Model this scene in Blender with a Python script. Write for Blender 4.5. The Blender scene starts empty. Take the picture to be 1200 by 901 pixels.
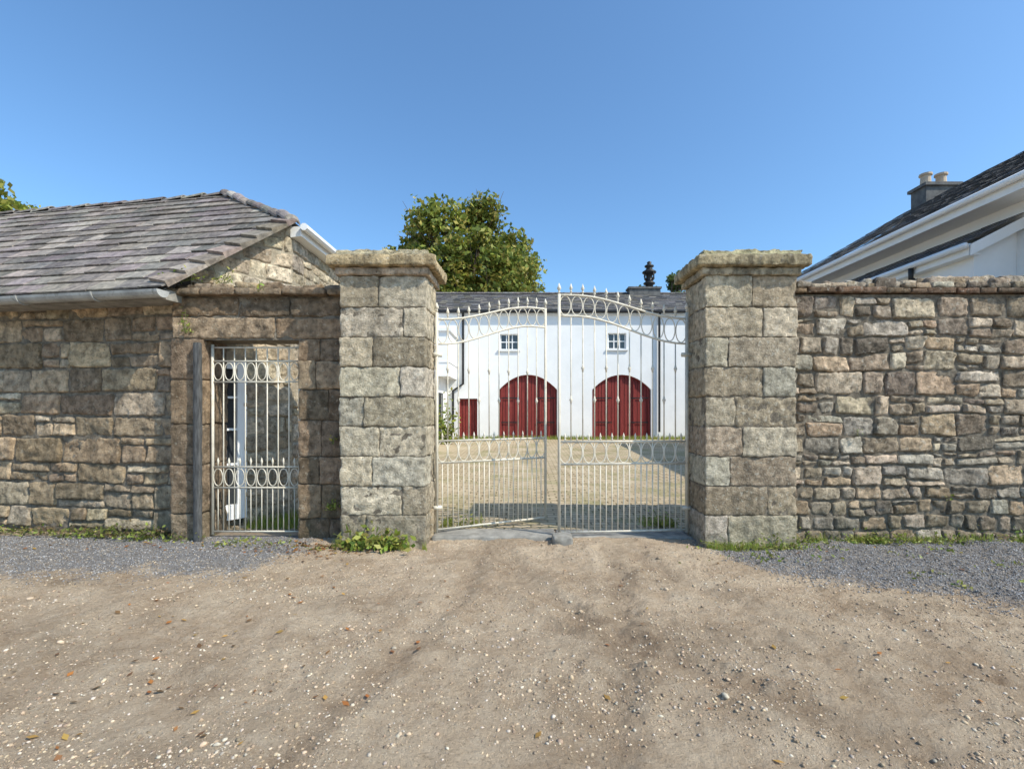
import bpy, math, random
import numpy as np
from mathutils import Vector, noise, Matrix
random.seed(7); rng=np.random.default_rng(7)
sc=bpy.context.scene
R=random.uniform
CAM=Vector((0,-5.6,1.6))
def nz(x,y,z): return noise.noise(Vector((x,y,z)))
def lerp(a,b,t): return a+(b-a)*t

# ------------------------------------------------------------ materials
def new_mat(name):
    m=bpy.data.materials.new(name); m.use_nodes=True
    nt=m.node_tree; b=nt.nodes['Principled BSDF']
    return m,nt,b
def nd(nt,t,**k):
    n=nt.nodes.new(t)
    for a,v in k.items(): setattr(n,a,v)
    return n
def setin(nt,sock,v):
    if isinstance(v,bpy.types.NodeSocket): nt.links.new(v,sock)
    else: sock.default_value=v
def c4(c): return (c[0],c[1],c[2],1) if not isinstance(c,bpy.types.NodeSocket) else c
def mix(nt,f,a,b,mode='MIX'):
    n=nd(nt,'ShaderNodeMixRGB',blend_type=mode)
    setin(nt,n.inputs[0],f); setin(nt,n.inputs[1],c4(a)); setin(nt,n.inputs[2],c4(b)); return n.outputs[0]
def noi(nt,co,scale,detail=5,rough=.6,lo=.35,hi=.65,dist=0):
    n=nd(nt,'ShaderNodeTexNoise'); n.inputs['Scale'].default_value=scale; n.inputs['Detail'].default_value=detail
    n.inputs['Roughness'].default_value=rough; n.inputs['Distortion'].default_value=dist
    nt.links.new(co,n.inputs['Vector'])
    r=nd(nt,'ShaderNodeMapRange'); r.inputs[1].default_value=lo; r.inputs[2].default_value=hi
    nt.links.new(n.outputs[0],r.inputs[0]); return r.outputs[0]
def math_(nt,op,a,b=0.0):
    n=nd(nt,'ShaderNodeMath',operation=op); setin(nt,n.inputs[0],a); setin(nt,n.inputs[1],b); return n.outputs[0]
def bump(nt,b,h,strength,dist,prev=None):
    n=nd(nt,'ShaderNodeBump'); n.inputs['Strength'].default_value=strength; n.inputs['Distance'].default_value=dist
    nt.links.new(h,n.inputs['Height'])
    if prev: nt.links.new(prev,n.inputs['Normal'])
    nt.links.new(n.outputs[0],b.inputs['Normal']); return n.outputs[0]
def gmat(name,A,B,scale=6,attr=False,spots=(),rough=.9,bs=.4,bscale=35,bd=.01,spec=.3,metal=0,stretch=None,det=4,lowdark=0,streak=0):
    m,nt,b=new_mat(name)
    tc=nd(nt,'ShaderNodeTexCoord').outputs['Object']
    tc0=tc
    if stretch:
        mp=nd(nt,'ShaderNodeMapping'); mp.inputs['Scale'].default_value=stretch; nt.links.new(tc,mp.inputs[0]); tc=mp.outputs[0]
    c=mix(nt,noi(nt,tc,scale,4),A,B)
    if attr:
        at=nd(nt,'ShaderNodeAttribute',attribute_name='Col').outputs['Color']
        c=mix(nt,1.0,at,c,'MULTIPLY')
    for (col,s,lo,hi,op) in spots:
        f=noi(nt,tc,s,4,.65,lo,hi,.3); f=math_(nt,'MULTIPLY',f,op)
        c=mix(nt,f,c,col)
    if streak:   # rain-wash weathering running down the wall
        mp=nd(nt,'ShaderNodeMapping'); mp.inputs['Scale'].default_value=(3.2,3.2,.55); nt.links.new(tc0,mp.inputs[0])
        f=math_(nt,'MULTIPLY',noi(nt,mp.outputs[0],1.0,5,.65,.50,.68),streak); c=mix(nt,f,c,(.085,.075,.058))
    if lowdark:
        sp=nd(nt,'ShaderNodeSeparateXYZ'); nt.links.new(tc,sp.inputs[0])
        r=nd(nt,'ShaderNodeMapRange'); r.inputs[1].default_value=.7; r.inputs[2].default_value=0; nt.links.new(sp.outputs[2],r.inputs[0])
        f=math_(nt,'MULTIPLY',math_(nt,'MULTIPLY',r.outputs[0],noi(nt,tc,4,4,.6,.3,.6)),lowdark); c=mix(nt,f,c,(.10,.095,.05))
    nt.links.new(c,b.inputs['Base Color'])
    b.inputs['Roughness'].default_value=rough; b.inputs['Specular IOR Level'].default_value=spec; b.inputs['Metallic'].default_value=metal
    if bs>0:
        h=noi(nt,tc,bscale,det,.75,0,1); p=bump(nt,b,h,bs,bd)
    return m
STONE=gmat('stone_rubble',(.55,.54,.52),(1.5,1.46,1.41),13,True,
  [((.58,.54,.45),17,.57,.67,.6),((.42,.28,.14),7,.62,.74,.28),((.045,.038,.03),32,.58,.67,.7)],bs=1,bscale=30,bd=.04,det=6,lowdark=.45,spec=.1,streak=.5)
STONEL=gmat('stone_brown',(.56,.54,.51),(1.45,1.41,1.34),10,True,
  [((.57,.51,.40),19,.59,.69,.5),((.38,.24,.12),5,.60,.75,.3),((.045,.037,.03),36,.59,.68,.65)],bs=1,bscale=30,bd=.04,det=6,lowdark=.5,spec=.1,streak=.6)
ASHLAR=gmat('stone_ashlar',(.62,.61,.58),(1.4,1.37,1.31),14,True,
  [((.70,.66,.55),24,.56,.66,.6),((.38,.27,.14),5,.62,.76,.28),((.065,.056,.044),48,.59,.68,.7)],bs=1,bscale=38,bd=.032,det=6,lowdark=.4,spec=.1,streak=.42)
MORTAR=gmat('mortar',(.12,.10,.075),(.27,.23,.175),14,bs=1,bscale=50,bd=.02)
SLATE=gmat('slate',(.65,.65,.65),(1.3,1.27,1.22),12,True,[((.42,.38,.31),14,.57,.69,.55),((.05,.05,.045),3,.58,.75,.4)],rough=.85,bs=.6,bscale=30,bd=.008,spec=.15)
SLATEN=gmat('slate_new',(.85,.85,.85),(1.1,1.1,1.1),10,True,rough=.5,bs=.2,bscale=30,bd=.004,spec=.5)
WHITE=gmat('white_render',(.80,.80,.79),(.86,.86,.85),1.2,spots=[((.6,.58,.52),3,.62,.8,.3)],bs=.3,bscale=25,bd=.01,rough=.85)
PVC=gmat('white_trim',(.78,.78,.77),(.82,.82,.81),3,bs=0,rough=.45)
CREAM=gmat('cream_iron_paint',(.57,.52,.42),(.72,.67,.56),8,spots=[((.33,.20,.10),24,.62,.72,.55)],bs=.3,bscale=80,bd=.003,rough=.55)
RED=gmat('red_door_paint',(.17,.026,.022),(.26,.04,.033),4,spots=[((.36,.15,.12),9,.56,.8,.4)],bs=.4,bscale=30,bd=.006,rough=.6,stretch=(6,6,.6))
BLACK=gmat('black_cast_iron',(.015,.015,.016),(.03,.03,.03),6,bs=.1,rough=.45)
GUTTER=gmat('grey_gutter',(.26,.26,.25),(.42,.42,.40),5,spots=[((.12,.12,.1),10,.56,.7,.6)],bs=.3,bscale=40,bd=.004,rough=.6)
POSTM=gmat('weathered_post',(.05,.05,.05),(.12,.12,.118),8,spots=[((.04,.04,.04),9,.56,.7,.6)],bs=.6,bscale=30,bd=.008,stretch=(5,5,.8))
GLASS=gmat('window_glass',(.03,.035,.04),(.05,.055,.06),2,bs=0,rough=.06,spec=.8)
CONC=gmat('concrete',(.20,.19,.17),(.34,.32,.28),7,spots=[((.1,.09,.07),4,.55,.7,.5)],bs=.6,bscale=40,bd=.01)
STACK=gmat('stack_render',(.09,.09,.09),(.17,.165,.155),5,spots=[((.05,.05,.045),9,.55,.7,.5)],bs=.6,bscale=30,bd=.01)
CLAY=gmat('clay_pot',(.42,.33,.24),(.52,.43,.33),6,bs=.3)
BARK=gmat('bark',(.06,.045,.03),(.13,.1,.07),6,bs=.9,bscale=20,bd=.04,stretch=(3,3,.7))
PEB=gmat('pebble',(.75,.75,.75),(1.2,1.2,1.2),30,True,bs=0,spec=.1)
def leaf_mat(name,tr=.3):
    m,nt,b=new_mat(name)
    at=nd(nt,'ShaderNodeAttribute',attribute_name='Col').outputs['Color']
    nt.links.new(at,b.inputs['Base Color']); b.inputs['Roughness'].default_value=.5; b.inputs['Specular IOR Level'].default_value=.3
    t=nd(nt,'ShaderNodeBsdfTranslucent'); nt.links.new(at,t.inputs[0])
    ms=nd(nt,'ShaderNodeMixShader'); ms.inputs[0].default_value=tr
    nt.links.new(b.outputs[0],ms.inputs[1]); nt.links.new(t.outputs[0],ms.inputs[2])
    nt.links.new(ms.outputs[0],nt.nodes['Material Output'].inputs[0]); return m
LEAF=leaf_mat('leaf')

# ------------------------------------------------------------ mesh builder
def empty(name):
    o=bpy.data.objects.new(name,None); sc.collection.objects.link(o); o.empty_display_size=.3; return o
class MB:
    def __init__(s): s.v=[];s.f=[];s.c=[]
    def add(s,vs,fs,col=(1,1,1)):
        o=len(s.v); s.v.extend(vs); s.f.extend([tuple(i+o for i in f) for f in fs]); s.c.extend([col]*len(vs))
    def quad(s,a,b,c,d,col=(1,1,1)): s.add([a,b,c,d],[(0,1,2,3)],col)
    def box(s,x0,x1,y0,y1,z0,z1,col=(1,1,1)):
        s.hexa([(x0,y0,z0),(x1,y0,z0),(x1,y1,z0),(x0,y1,z0),(x0,y0,z1),(x1,y0,z1),(x1,y1,z1),(x0,y1,z1)],col)
    def hexa(s,p,col=(1,1,1)):
        s.add(p,[(0,3,2,1),(4,5,6,7),(0,1,5,4),(1,2,6,5),(2,3,7,6),(3,0,4,7)],col)
    def tube(s,pts,r,n=6,col=(1,1,1),closed=False,cap=True):
        pts=[Vector(p) for p in pts]; m=len(pts); vs=[]
        rs=r if isinstance(r,(list,tuple)) else [r]*m
        for i,p in enumerate(pts):
            a=pts[(i-1)%m] if (closed or i>0) else p; b=pts[(i+1)%m] if (closed or i<m-1) else p
            t=(b-a); t=t.normalized() if t.length>1e-9 else Vector((0,0,1))
            up=Vector((0,1,0)) if abs(t.y)<.9 else Vector((1,0,0))
            u=t.cross(up).normalized(); w=t.cross(u)
            for k in range(n):
                an=2*math.pi*(k+.5)/n; vs.append(tuple(p+(u*math.cos(an)+w*math.sin(an))*rs[i]))
        fs=[]
        for i in range(m if closed else m-1):
            j=(i+1)%m
            for k in range(n): fs.append((i*n+k,i*n+(k+1)%n,j*n+(k+1)%n,j*n+k))
        if cap and not closed: fs.append(tuple(range(n))[::-1]); fs.append(tuple(range((m-1)*n,m*n)))
        s.add(vs,fs,col)
    def obj(s,name,mat,parent=None,smooth=False):
        me=bpy.data.meshes.new(name); me.from_pydata([tuple(v) for v in s.v],[],s.f); me.materials.append(mat)
        ca=me.color_attributes.new('Col','FLOAT_COLOR','POINT')
        arr=np.ones((len(s.v),4),dtype=np.float32); arr[:,:3]=np.array(s.c,dtype=np.float32).reshape(-1,3)
        ca.data.foreach_set('color',arr.ravel())
        if smooth: me.polygons.foreach_set('use_smooth',[True]*len(me.polygons))
        me.update(); o=bpy.data.objects.new(name,me); sc.collection.objects.link(o)
        if parent: o.parent=parent
        return o
def vcol(base,v=.15,h=.06):
    k=1+R(-v,v); return tuple(max(.01,b*k*(1+R(-h,h))) for b in base)

def rbox(mb,x0,x1,y0,y1,z0,z1,col,r=.015,amp=.008,step=.035,fr=9,xf=None):
    c0=Vector((x0+r,y0+r,z0+r)); c1=Vector((x1-r,y1-r,z1-r)); sd=R(0,100)
    def P(x,y,z):
        q=Vector((min(max(x,c0.x),c1.x),min(max(y,c0.y),c1.y),min(max(z,c0.z),c1.z)))
        d=Vector((x,y,z))-q; n=d.normalized() if d.length>1e-9 else Vector((0,0,1))
        a=amp*(nz(x*fr+sd,y*fr,z*fr)+.6*nz(x*fr*3,y*fr*3+sd,z*fr*3)+.4*nz(x*fr*7,y*fr*7,z*fr*7+sd))
        ch=nz(x*5+sd,y*5,z*5+sd); 
        p=q+n*(r*(1-.8*max(0,ch)*(1 if abs(n.x)+abs(n.y)+abs(n.z)>1.2 else 0))+a); return tuple(xf(p)) if xf else tuple(p)
    def ax(a,b): 
        n=max(2,int((b-a)/step)); L=[a+(b-a)*i/n for i in range(n+1)]
        L.insert(1,a+r*.5); L.insert(-1,b-r*.5); return sorted(L)
    X,Y,Z=ax(x0,x1),ax(y0,y1),ax(z0,z1)
    def grid(U,V,fn,flip):
        vs=[P(*fn(u,v)) for u in U for v in V]; nv=len(V); fs=[]
        for i in range(len(U)-1):
            for j in range(nv-1):
                q=(i*nv+j,(i+1)*nv+j,(i+1)*nv+j+1,i*nv+j+1); fs.append(q[::-1] if flip else q)
        mb.add(vs,fs,col)
    grid(X,Z,lambda u,v:(u,y0,v),False); grid(X,Z,lambda u,v:(u,y1,v),True)
    grid(Y,Z,lambda u,v:(x0,u,v),True); grid(Y,Z,lambda u,v:(x1,u,v),False)
    grid(X,Y,lambda u,v:(u,v,z1),False); grid(X,Y,lambda u,v:(u,v,z0),True)

def patch(mb,q,mp,col,relief=.03,k=.08,amp=.015,step=.022,er=.007):
    w=q[1][0]-q[0][0]; h=q[3][1]-q[0][1]
    nx=max(5,int(w/step)); ny=max(5,int(h/step)); sd=R(0,500); tx,tz=R(-.018,.018),R(-.018,.018); rel=relief*R(.5,1.4)
    vs=[]
    AA=[-1,-1+.02/w]+[-1+2*i/nx for i in range(1,nx)]+[1-.02/w,1]; BB=[-1,-1+.02/h]+[-1+2*i/ny for i in range(1,ny)]+[1-.02/h,1]
    AA.sort(); BB.sort(); nx=len(AA)-1; ny=len(BB)-1
    for i,a in enumerate(AA):
        for j,b in enumerate(BB):
            edge=(i in(0,nx)) or (j in (0,ny))
            A=a*math.sqrt(1-b**4*k); B=b*math.sqrt(1-a**4*k)
            s=(A+1)/2; t=(B+1)/2
            u=lerp(lerp(q[0][0],q[1][0],s),lerp(q[3][0],q[2][0],s),t); z=lerp(lerp(q[0][1],q[3][1],t),lerp(q[1][1],q[2][1],t),s)
            du_=.020*nz(u*7+sd,z*7,1)+.011*nz(u*20,z*20,sd); dz_=.016*nz(u*7,z*7+sd,5)+.011*nz(u*20+sd,z*20,7)
            e=min((1-abs(a))*w/2,(1-abs(b))*h/2)
            n1=nz(u*7+sd,z*9,0); 
            hh=rel*(1-math.exp(-e/er))+(amp*(n1+.8*nz(u*19,z*24+sd,3)+.6*abs(nz(u*42,z*50,sd)))+tx*a+tz*b)*(0 if edge else 1)
            if edge: hh=-.02
            vs.append(mp(u+du_,z+dz_,hh))
    n=ny+1
    fs=[(i*n+j,(i+1)*n+j,(i+1)*n+j+1,i*n+j+1) for i in range(nx) for j in range(ny)]
    mb.add(vs,fs,col)
def rubble(mb,u0,u1,z0,z1,mp,ch,cw,split,cols,relief=.03,gap=.008,k=.08,wob=0):
    z=z0; Z=lambda zz,u: zz+(wob*(nz(u*.9,zz*3,4)+.4*nz(u*3.1,zz*5,14)) if z0+.02<zz<z1-.02 else 0)
    while z<z1-.03:
        h=R(*ch)
        if z1-z-h<ch[0]*.6: h=z1-z
        u=u0
        while u<u1-.02:
            w=R(*cw)*(.75+h*1.6)
            if u1-u-w<cw[0]*.5: w=u1-u
            parts=[(z,z+h)]
            if R(0,1)<split and h>.15:
                m=z+h*R(.3,.7); parts=[(z,m),(m,z+h)]
            for (a,b) in parts:
                subs=[(u,u+w)]
                if len(parts)==2 and w>.28 and R(0,1)<.6:
                    mm=u+w*R(.35,.65); subs=[(u,mm),(mm,u+w)]
                for (c,d) in subs:
                    j=lambda:R(-.015,.015)
                    q=[(c+gap+j(),Z(a,c)+gap+j()*.7),(d-gap+j(),Z(a,d)+gap+j()*.7),(d-gap+j(),Z(b,d)-gap+j()*.7),(c+gap+j(),Z(b,c)-gap+j()*.7)]
                    patch(mb,q,mp,vcol(random.choice(cols),.3,.025),relief,k)
            u+=w
        z+=h
def mortar(mb,u0,u1,z0,z1,mp,step=.05):
    nx=int((u1-u0)/step)+1; ny=int((z1-z0)/step)+1; vs=[]
    for i in range(nx+1):
        for j in range(ny+1):
            u=u0+(u1-u0)*i/nx; z=z0+(z1-z0)*j/ny; vs.append(mp(u,z,.003+.014*nz(u*9,z*9,0)))
    n=ny+1; mb.add(vs,[(i*n+j,(i+1)*n+j,(i+1)*n+j+1,i*n+j+1) for i in range(nx) for j in range(ny)])

# ------------------------------------------------------------ ground
def rise(y): return max(0,min(.28,(y-.8)*.0185))
def gmask(x,y):
    n=.35*nz(x*.9,y*.9,3)+.25*nz(x*3,y*3,8)
    yl=-1.1-.10*(x+5)+n
    a=min(1,max(0,(y-yl)/.6))*min(1,max(0,(-2.2+n-x+.25*y)/.5))
    yr=(-.35-2.0*(x-2.05) if x<2.5 else -1.25-.62*(x-2.5) if x<4.5 else -2.5-.15*(x-4.5))+n
    b=min(1,max(0,(y-yr)/.8))*min(1,max(0,(x-1.9+n)/.4))
    return max(a,b)*(1 if y<.5 else 0)
def damp(x,y):
    d=0
    for (c,k,q) in ((-.45,.06,.14),(.95,.05,.14),(-.2,-.18,.18),(1.2,-.22,.18)):
        xc=c-k*(y**2); d+=.6*math.exp(-((x-xc)/q)**2)
    d*=.6+.9*nz(x*1.5,y*.8,31)
    d+=1.2*max(0,nz(x*.7+3,y*1.5,12)-.08)+.9*max(0,nz(x*2.3,y*3.1,14)-.08)
    return max(0,min(1,d))
def ground_z(x,y):
    fade=1 if y<.2 else max(0,1-(y-.2)/.3)
    z=.04*nz(x*.55,y*.55,0)+.03*nz(x*1.7,y*1.7,7)+.024*nz(x*4.5,y*5.5,2)+.016*nz(x*11,y*13,4)
    c=nz(x*22,y*24,9); z+=.012*c*(.5+1.3*max(0,nz(x*2,y*2,50)+.25))+.006*abs(nz(x*45,y*45,19))
    for (cc,k,q) in ((-.45,.06,.12),(.95,.05,.12),(-.2,-.18,.14),(1.2,-.22,.14)):
        u=(x-cc+k*y*y)/q
        if abs(u)<4 and y<0: z+=-.026*math.exp(-u*u)+.012*math.exp(-(abs(u)-1.7)**2*2)
    return z*fade+rise(y)-(0.006 if y>.5 else 0)
def axis(lo,hi,step,far):
    a=list(np.arange(lo,hi,step)); s=step; p=a[-1]
    while p<far: s*=1.35; p+=s; a.append(p)
    s=step; p=a[0]; b=[]
    while p>-far: s*=1.35; p-=s; b.append(p)
    return b[::-1]+a
gx=axis(-7.2,7.2,.021,900); gy=axis(-3.7,.55,.018,900)
vs=[];ms=[]
for x in gx:
    for y in gy:
        near=abs(x)<9 and -6<y<1.5
        vs.append((x,y,ground_z(x,y) if near else rise(y)-.006))
        ms.append((gmask(x,y),damp(x,y),0,1) if near else (0,.3,0,1))
n=len(gy); fs=[(i*n+j,(i+1)*n+j,(i+1)*n+j+1,i*n+j+1) for i in range(len(gx)-1) for j in range(n-1)]
me=bpy.data.meshes.new('ground'); me.from_pydata(vs,[],fs)
ca=me.color_attributes.new('Col','FLOAT_COLOR','POINT'); ca.data.foreach_set('color',np.array(ms,dtype=np.float32).ravel())
me.polygons.foreach_set('use_smooth',[True]*len(fs))
ground=bpy.data.objects.new('ground',me); sc.collection.objects.link(ground)
m,nt,b=new_mat('dirt_track')
tc=nd(nt,'ShaderNodeTexCoord').outputs['Object']
at=nd(nt,'ShaderNodeAttribute',attribute_name='Col').outputs['Color']
sp=nd(nt,'ShaderNodeSeparateColor'); nt.links.new(at,sp.inputs[0])
c=mix(nt,noi(nt,tc,1.6,5,.65,.36,.62),(.50,.365,.245),(.70,.55,.39))
c=mix(nt,math_(nt,'MULTIPLY',noi(nt,tc,7,5,.75,.45,.68),.5),c,(.78,.65,.49))
dm=math_(nt,'MULTIPLY',sp.outputs[1],noi(nt,tc,6,5,.75,.28,.58))
c=mix(nt,math_(nt,'MULTIPLY',dm,.75),c,(.27,.19,.125))
c=mix(nt,math_(nt,'MULTIPLY',noi(nt,tc,46,4,.7,.54,.66),.5),c,(.25,.185,.13))
c=mix(nt,math_(nt,'MULTIPLY',noi(nt,tc,85,3,.7,.57,.68),.3),c,(.72,.62,.49))
gcol=mix(nt,noi(nt,tc,75,4,.8,.35,.65),(.11,.11,.115),(.38,.38,.385))
mk=math_(nt,'ADD',sp.outputs[0],math_(nt,'MULTIPLY',math_(nt,'SUBTRACT',noi(nt,tc,12,4,.75,.3,.7),.5),.9))
r=nd(nt,'ShaderNodeMapRange'); r.inputs[1].default_value=.3; r.inputs[2].default_value=.85; nt.links.new(mk,r.inputs[0])
c=mix(nt,math_(nt,'MULTIPLY',r.outputs[0],.85),c,gcol)
nt.links.new(c,b.inputs['Base Color']); b.inputs['Roughness'].default_value=.95; b.inputs['Specular IOR Level'].default_value=.05
p=bump(nt,b,noi(nt,tc,34,6,.8,0,1),1,.06)
me.materials.append(m)

m2,nt,b=new_mat('courtyard_paving')
tc=nd(nt,'ShaderNodeTexCoord').outputs['Object']
br=nd(nt,'ShaderNodeTexBrick'); nt.links.new(tc,br.inputs[0]); br.inputs['Scale'].default_value=1
br.inputs['Brick Width'].default_value=.24; br.inputs['Row Height'].default_value=.14; br.inputs['Mortar Size'].default_value=.014
br.inputs['Color1'].default_value=(.37,.285,.185,1); br.inputs['Color2'].default_value=(.52,.42,.285,1); br.inputs['Mortar'].default_value=(.17,.14,.08,1)
c=mix(nt,math_(nt,'MULTIPLY',noi(nt,tc,.7,5,.6,.4,.7),.5),br.outputs[0],(.52,.43,.30))
c=mix(nt,math_(nt,'MULTIPLY',noi(nt,tc,1.3,5,.7,.50,.62),.55),c,(.20,.20,.08))
nt.links.new(c,b.inputs['Base Color']); b.inputs['Roughness'].default_value=.95; b.inputs['Specular IOR Level'].default_value=.1
p=bump(nt,b,br.outputs['Fac'],-.5,.01); bump(nt,b,noi(nt,tc,30,5,.7,0,1),.6,.015,p)
mb=MB(); ys=[.75+i*.4 for i in range(39)]
for i in range(len(ys)-1):
    mb.quad((-8,ys[i],rise(ys[i])+.012),(13,ys[i],rise(ys[i])+.012),(13,ys[i+1],rise(ys[i+1])+.012),(-8,ys[i+1],rise(ys[i+1])+.012))
mb.obj('courtyard_paving',m2)
mb=MB(); rbox(mb,-1.12,.42,.28,.72,-.1,.035,(1,1,1),.02,.006,.06); rbox(mb,.44,2.12,.34,.74,-.1,.02,(1,1,1),.02,.006,.06)
mb.obj('gate_threshold',CONC,None,True)
mb=MB(); rbox(mb,.36,.60,.02,.26,-.05,.10,(1,1,1),.03,.012,.03); mb.obj('gate_stop_stone',CONC,None,True)

ico_v=np.array([(0,0,1),(.894,0,.447),(.276,.851,.447),(-.724,.526,.447),(-.724,-.526,.447),(.276,-.851,.447),(.724,.526,-.447),(-.276,.851,-.447),(-.894,0,-.447),(-.276,-.851,-.447),(.724,-.526,-.447),(0,0,-1)])
ico_f=np.array([(0,1,2),(0,2,3),(0,3,4),(0,4,5),(0,5,1),(1,6,2),(2,7,3),(3,8,4),(4,9,5),(5,10,1),(6,7,2),(7,8,3),(8,9,4),(9,10,5),(10,6,1),(11,7,6),(11,8,7),(11,9,8),(11,10,9),(11,6,10)])
oct_v=np.array([(1,0,0),(0,1,0),(-1,0,0),(0,-1,0),(0,0,1),(0,0,-1.)]); oct_f=np.array([(0,1,4),(1,2,4),(2,3,4),(3,0,4),(1,0,5),(2,1,5),(3,2,5),(0,3,5)])
def scatter(name,pts,sizes,cols,tv,tf,jit,flat=.6):
    N=len(pts); V=np.repeat(tv[None],N,0)*(1+rng.uniform(-jit,jit,(N,len(tv),3)))
    V*=np.stack([rng.uniform(.7,1.3,N),rng.uniform(.7,1.2,N),flat*rng.uniform(.7,1.2,N)],1)[:,None,:]
    th=rng.uniform(0,6.28,N); c,s=np.cos(th),np.sin(th); tl=rng.uniform(-.5,.5,N); ct,st=np.cos(tl),np.sin(tl)
    x,y,z=V[...,0],V[...,1],V[...,2]; y2=y*ct[:,None]-z*st[:,None]; z2=y*st[:,None]+z*ct[:,None]
    V=np.stack([x*c[:,None]-y2*s[:,None],x*s[:,None]+y2*c[:,None],z2],2)*sizes[:,None,None]+pts[:,None,:]
    F=(tf[None]+(np.arange(N)*len(tv))[:,None,None]).reshape(-1,3)
    me=bpy.data.meshes.new(name); me.vertices.add(N*len(tv)); me.vertices.foreach_set('co',V.ravel())
    me.loops.add(F.size); me.loops.foreach_set('vertex_index',F.ravel()); me.polygons.add(len(F))
    me.polygons.foreach_set('loop_start',np.arange(0,F.size,3)); me.polygons.foreach_set('loop_total',np.full(len(F),3))
    me.update(calc_edges=True)
    ca=me.color_attributes.new('Col','FLOAT_COLOR','POINT'); C=np.ones((N,len(tv),4)); C[...,:3]=cols[:,None,:]; ca.data.foreach_set('color',C.ravel().astype(np.float32))
    me.materials.append(PEB); o=bpy.data.objects.new(name,me); sc.collection.objects.link(o)
P=[];S=[];C=[]
pal=[(.52,.40,.275),(.46,.35,.24),(.38,.285,.195),(.56,.45,.32),(.32,.24,.165),(.42,.36,.29),(.26,.2,.145),(.58,.50,.40)]
while len(P)<28000:
    y=-3.65+4.0*random.random()**1.3; x=R(-1,1)*(y+5.6)*1.25
    if nz(x*1.3,y*1.3,20)+.5*nz(x*5,y*5,2)+R(-.5,.5)<-.02: continue
    if gmask(x,y)>R(.2,.8): continue
    if y>0 and not(-1<x<2): continue
    s=.003+.010*random.random()**5+(.018*random.random() if random.random()<.008 else 0)
    P.append((x,y,ground_z(x,y)+s*.05)); S.append(s); C.append(vcol(random.choice(pal),.15,.03))
scatter('dirt_pebbles',np.array(P),np.array(S),np.array(C),ico_v,ico_f,.28)
P=[];S=[];C=[]
while len(P)<54000:
    x=R(-7.4,-1.7) if random.random()<.37 else R(1.5,7.6); y=R(-3.4,.42)
    if gmask(x,y)<R(.03,.85): continue
    s=R(.004,.0105)
    P.append((x,y,ground_z(x,y)+s*.3)); S.append(s); k=R(.13,.44); C.append((k,k*.98,k*.98) if random.random()<.75 else (k*1.2,k*1.0,k*.78))
scatter('gravel',np.array(P),np.array(S),np.array(C),oct_v,oct_f,.3,.7)

# ------------------------------------------------------------ pillars
ACOL=[(.51,.445,.345),(.45,.385,.29),(.56,.495,.39),(.43,.35,.255),(.49,.44,.36),(.38,.315,.235)]
def pillar(x0,x1,y0,y1,name):
    e=empty(name); mb=MB()
    cz=[-.12,.36,.70,1.05,1.40,1.75,2.10,2.45,2.80,3.17]
    for i in range(len(cz)-1):
        z0,z1=cz[i]+.004,cz[i+1]-.004
        f=R(.62,.78) if i%2 else R(.24,.42)
        if i in(3,8): f=R(.4,.6)
        xm=x0+(x1-x0)*f; s=lambda:R(-.010,.010)
        rbox(mb,x0+s(),xm-.004,y0+s(),y1+s(),z0,z1,vcol(random.choice(ACOL),.22,.02),.013,.017,.027)
        if i%2: 
            rbox(mb,xm+.004,x1+s(),y0+s(),y1+s(),z0,z1,vcol(random.choice(ACOL),.22,.02),.013,.017,.027)
        else:
            ym=y0+(y1-y0)*.5
            rbox(mb,xm+.004,x1+s(),y0+s(),ym-.004,z0,z1,vcol(random.choice(ACOL),.22,.02),.013,.017,.027)
            rbox(mb,xm+.004,x1+s(),ym+.004,y1+s(),z0,z1,vcol(random.choice(ACOL),.22,.02),.013,.017,.027)
    mb.obj('shaft_blocks',ASHLAR,e,True)
    mb=MB(); mb.box(x0+.015,x1-.015,y0+.015,y1-.015,-.1,3.15); mb.obj('mortar_core',MORTAR,e)
    mb=MB(); o=.12
    rbox(mb,x0-.045,x1+.045,y0-.045,y1+.045,3.17,3.26,vcol(ACOL[1],.1),.02,.012,.04)
    rbox(mb,x0-o,x1+o,y0-o,y1+o,3.262,3.39,vcol((.46,.37,.25),.05),.022,.016,.03)
    def xf(p):
        if p.z>3.41:
            cx,cy=(x0+x1)/2,(y0+y1)/2; return Vector((cx+(p.x-cx)*.92,cy+(p.y-cy)*.9,p.z))
        return p
    rbox(mb,x0-o+.03,x1+o-.03,y0-o+.03,y1+o-.03,3.375,3.46,vcol((.48,.40,.27),.05),.025,.02,.03,xf=xf)
    mb.obj('capstone',STONE,e,True)
pillar(-2.14,-1.13,0,.66,'gate_pillar')
pillar(2.14,3.22,0,.66,'gate_pillar')

# ------------------------------------------------------------ right wall
RC=[(.42,.34,.25),(.34,.275,.205),(.49,.415,.32),(.43,.325,.225),(.27,.225,.18),(.39,.345,.285),(.46,.38,.28),(.50,.45,.37)]
e=empty('stone_wall')
mpR=lambda u,z,h:(u,.30-h,z)
mb=MB(); rubble(mb,3.2,8.6,-.08,.66,mpR,(.11,.2),(.15,.34),.15,RC,.03,.008,.14,.05)
rubble(mb,3.2,8.6,.66,3.0,mpR,(.16,.36),(.16,.50),.42,RC,.03,.008,.10,.06)
mb.obj('rubble_face',STONE,e,True)
mb=MB(); mortar(mb,3.2,8.6,-.1,3.02,mpR); mb.box(3.2,8.6,.33,.8,-.1,3.02); mb.obj('mortar',MORTAR,e)
mb=MB(); x=3.2
while x<8.6:
    w=R(.16,.4); rbox(mb,x+.006,x+w-.004,.22+R(-.02,.02),.6,3.03+R(-.004,.006),3.09+R(-.008,.012),vcol((.19,.13,.09),.25),.012,.010,.04); x+=w
x=3.2
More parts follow.
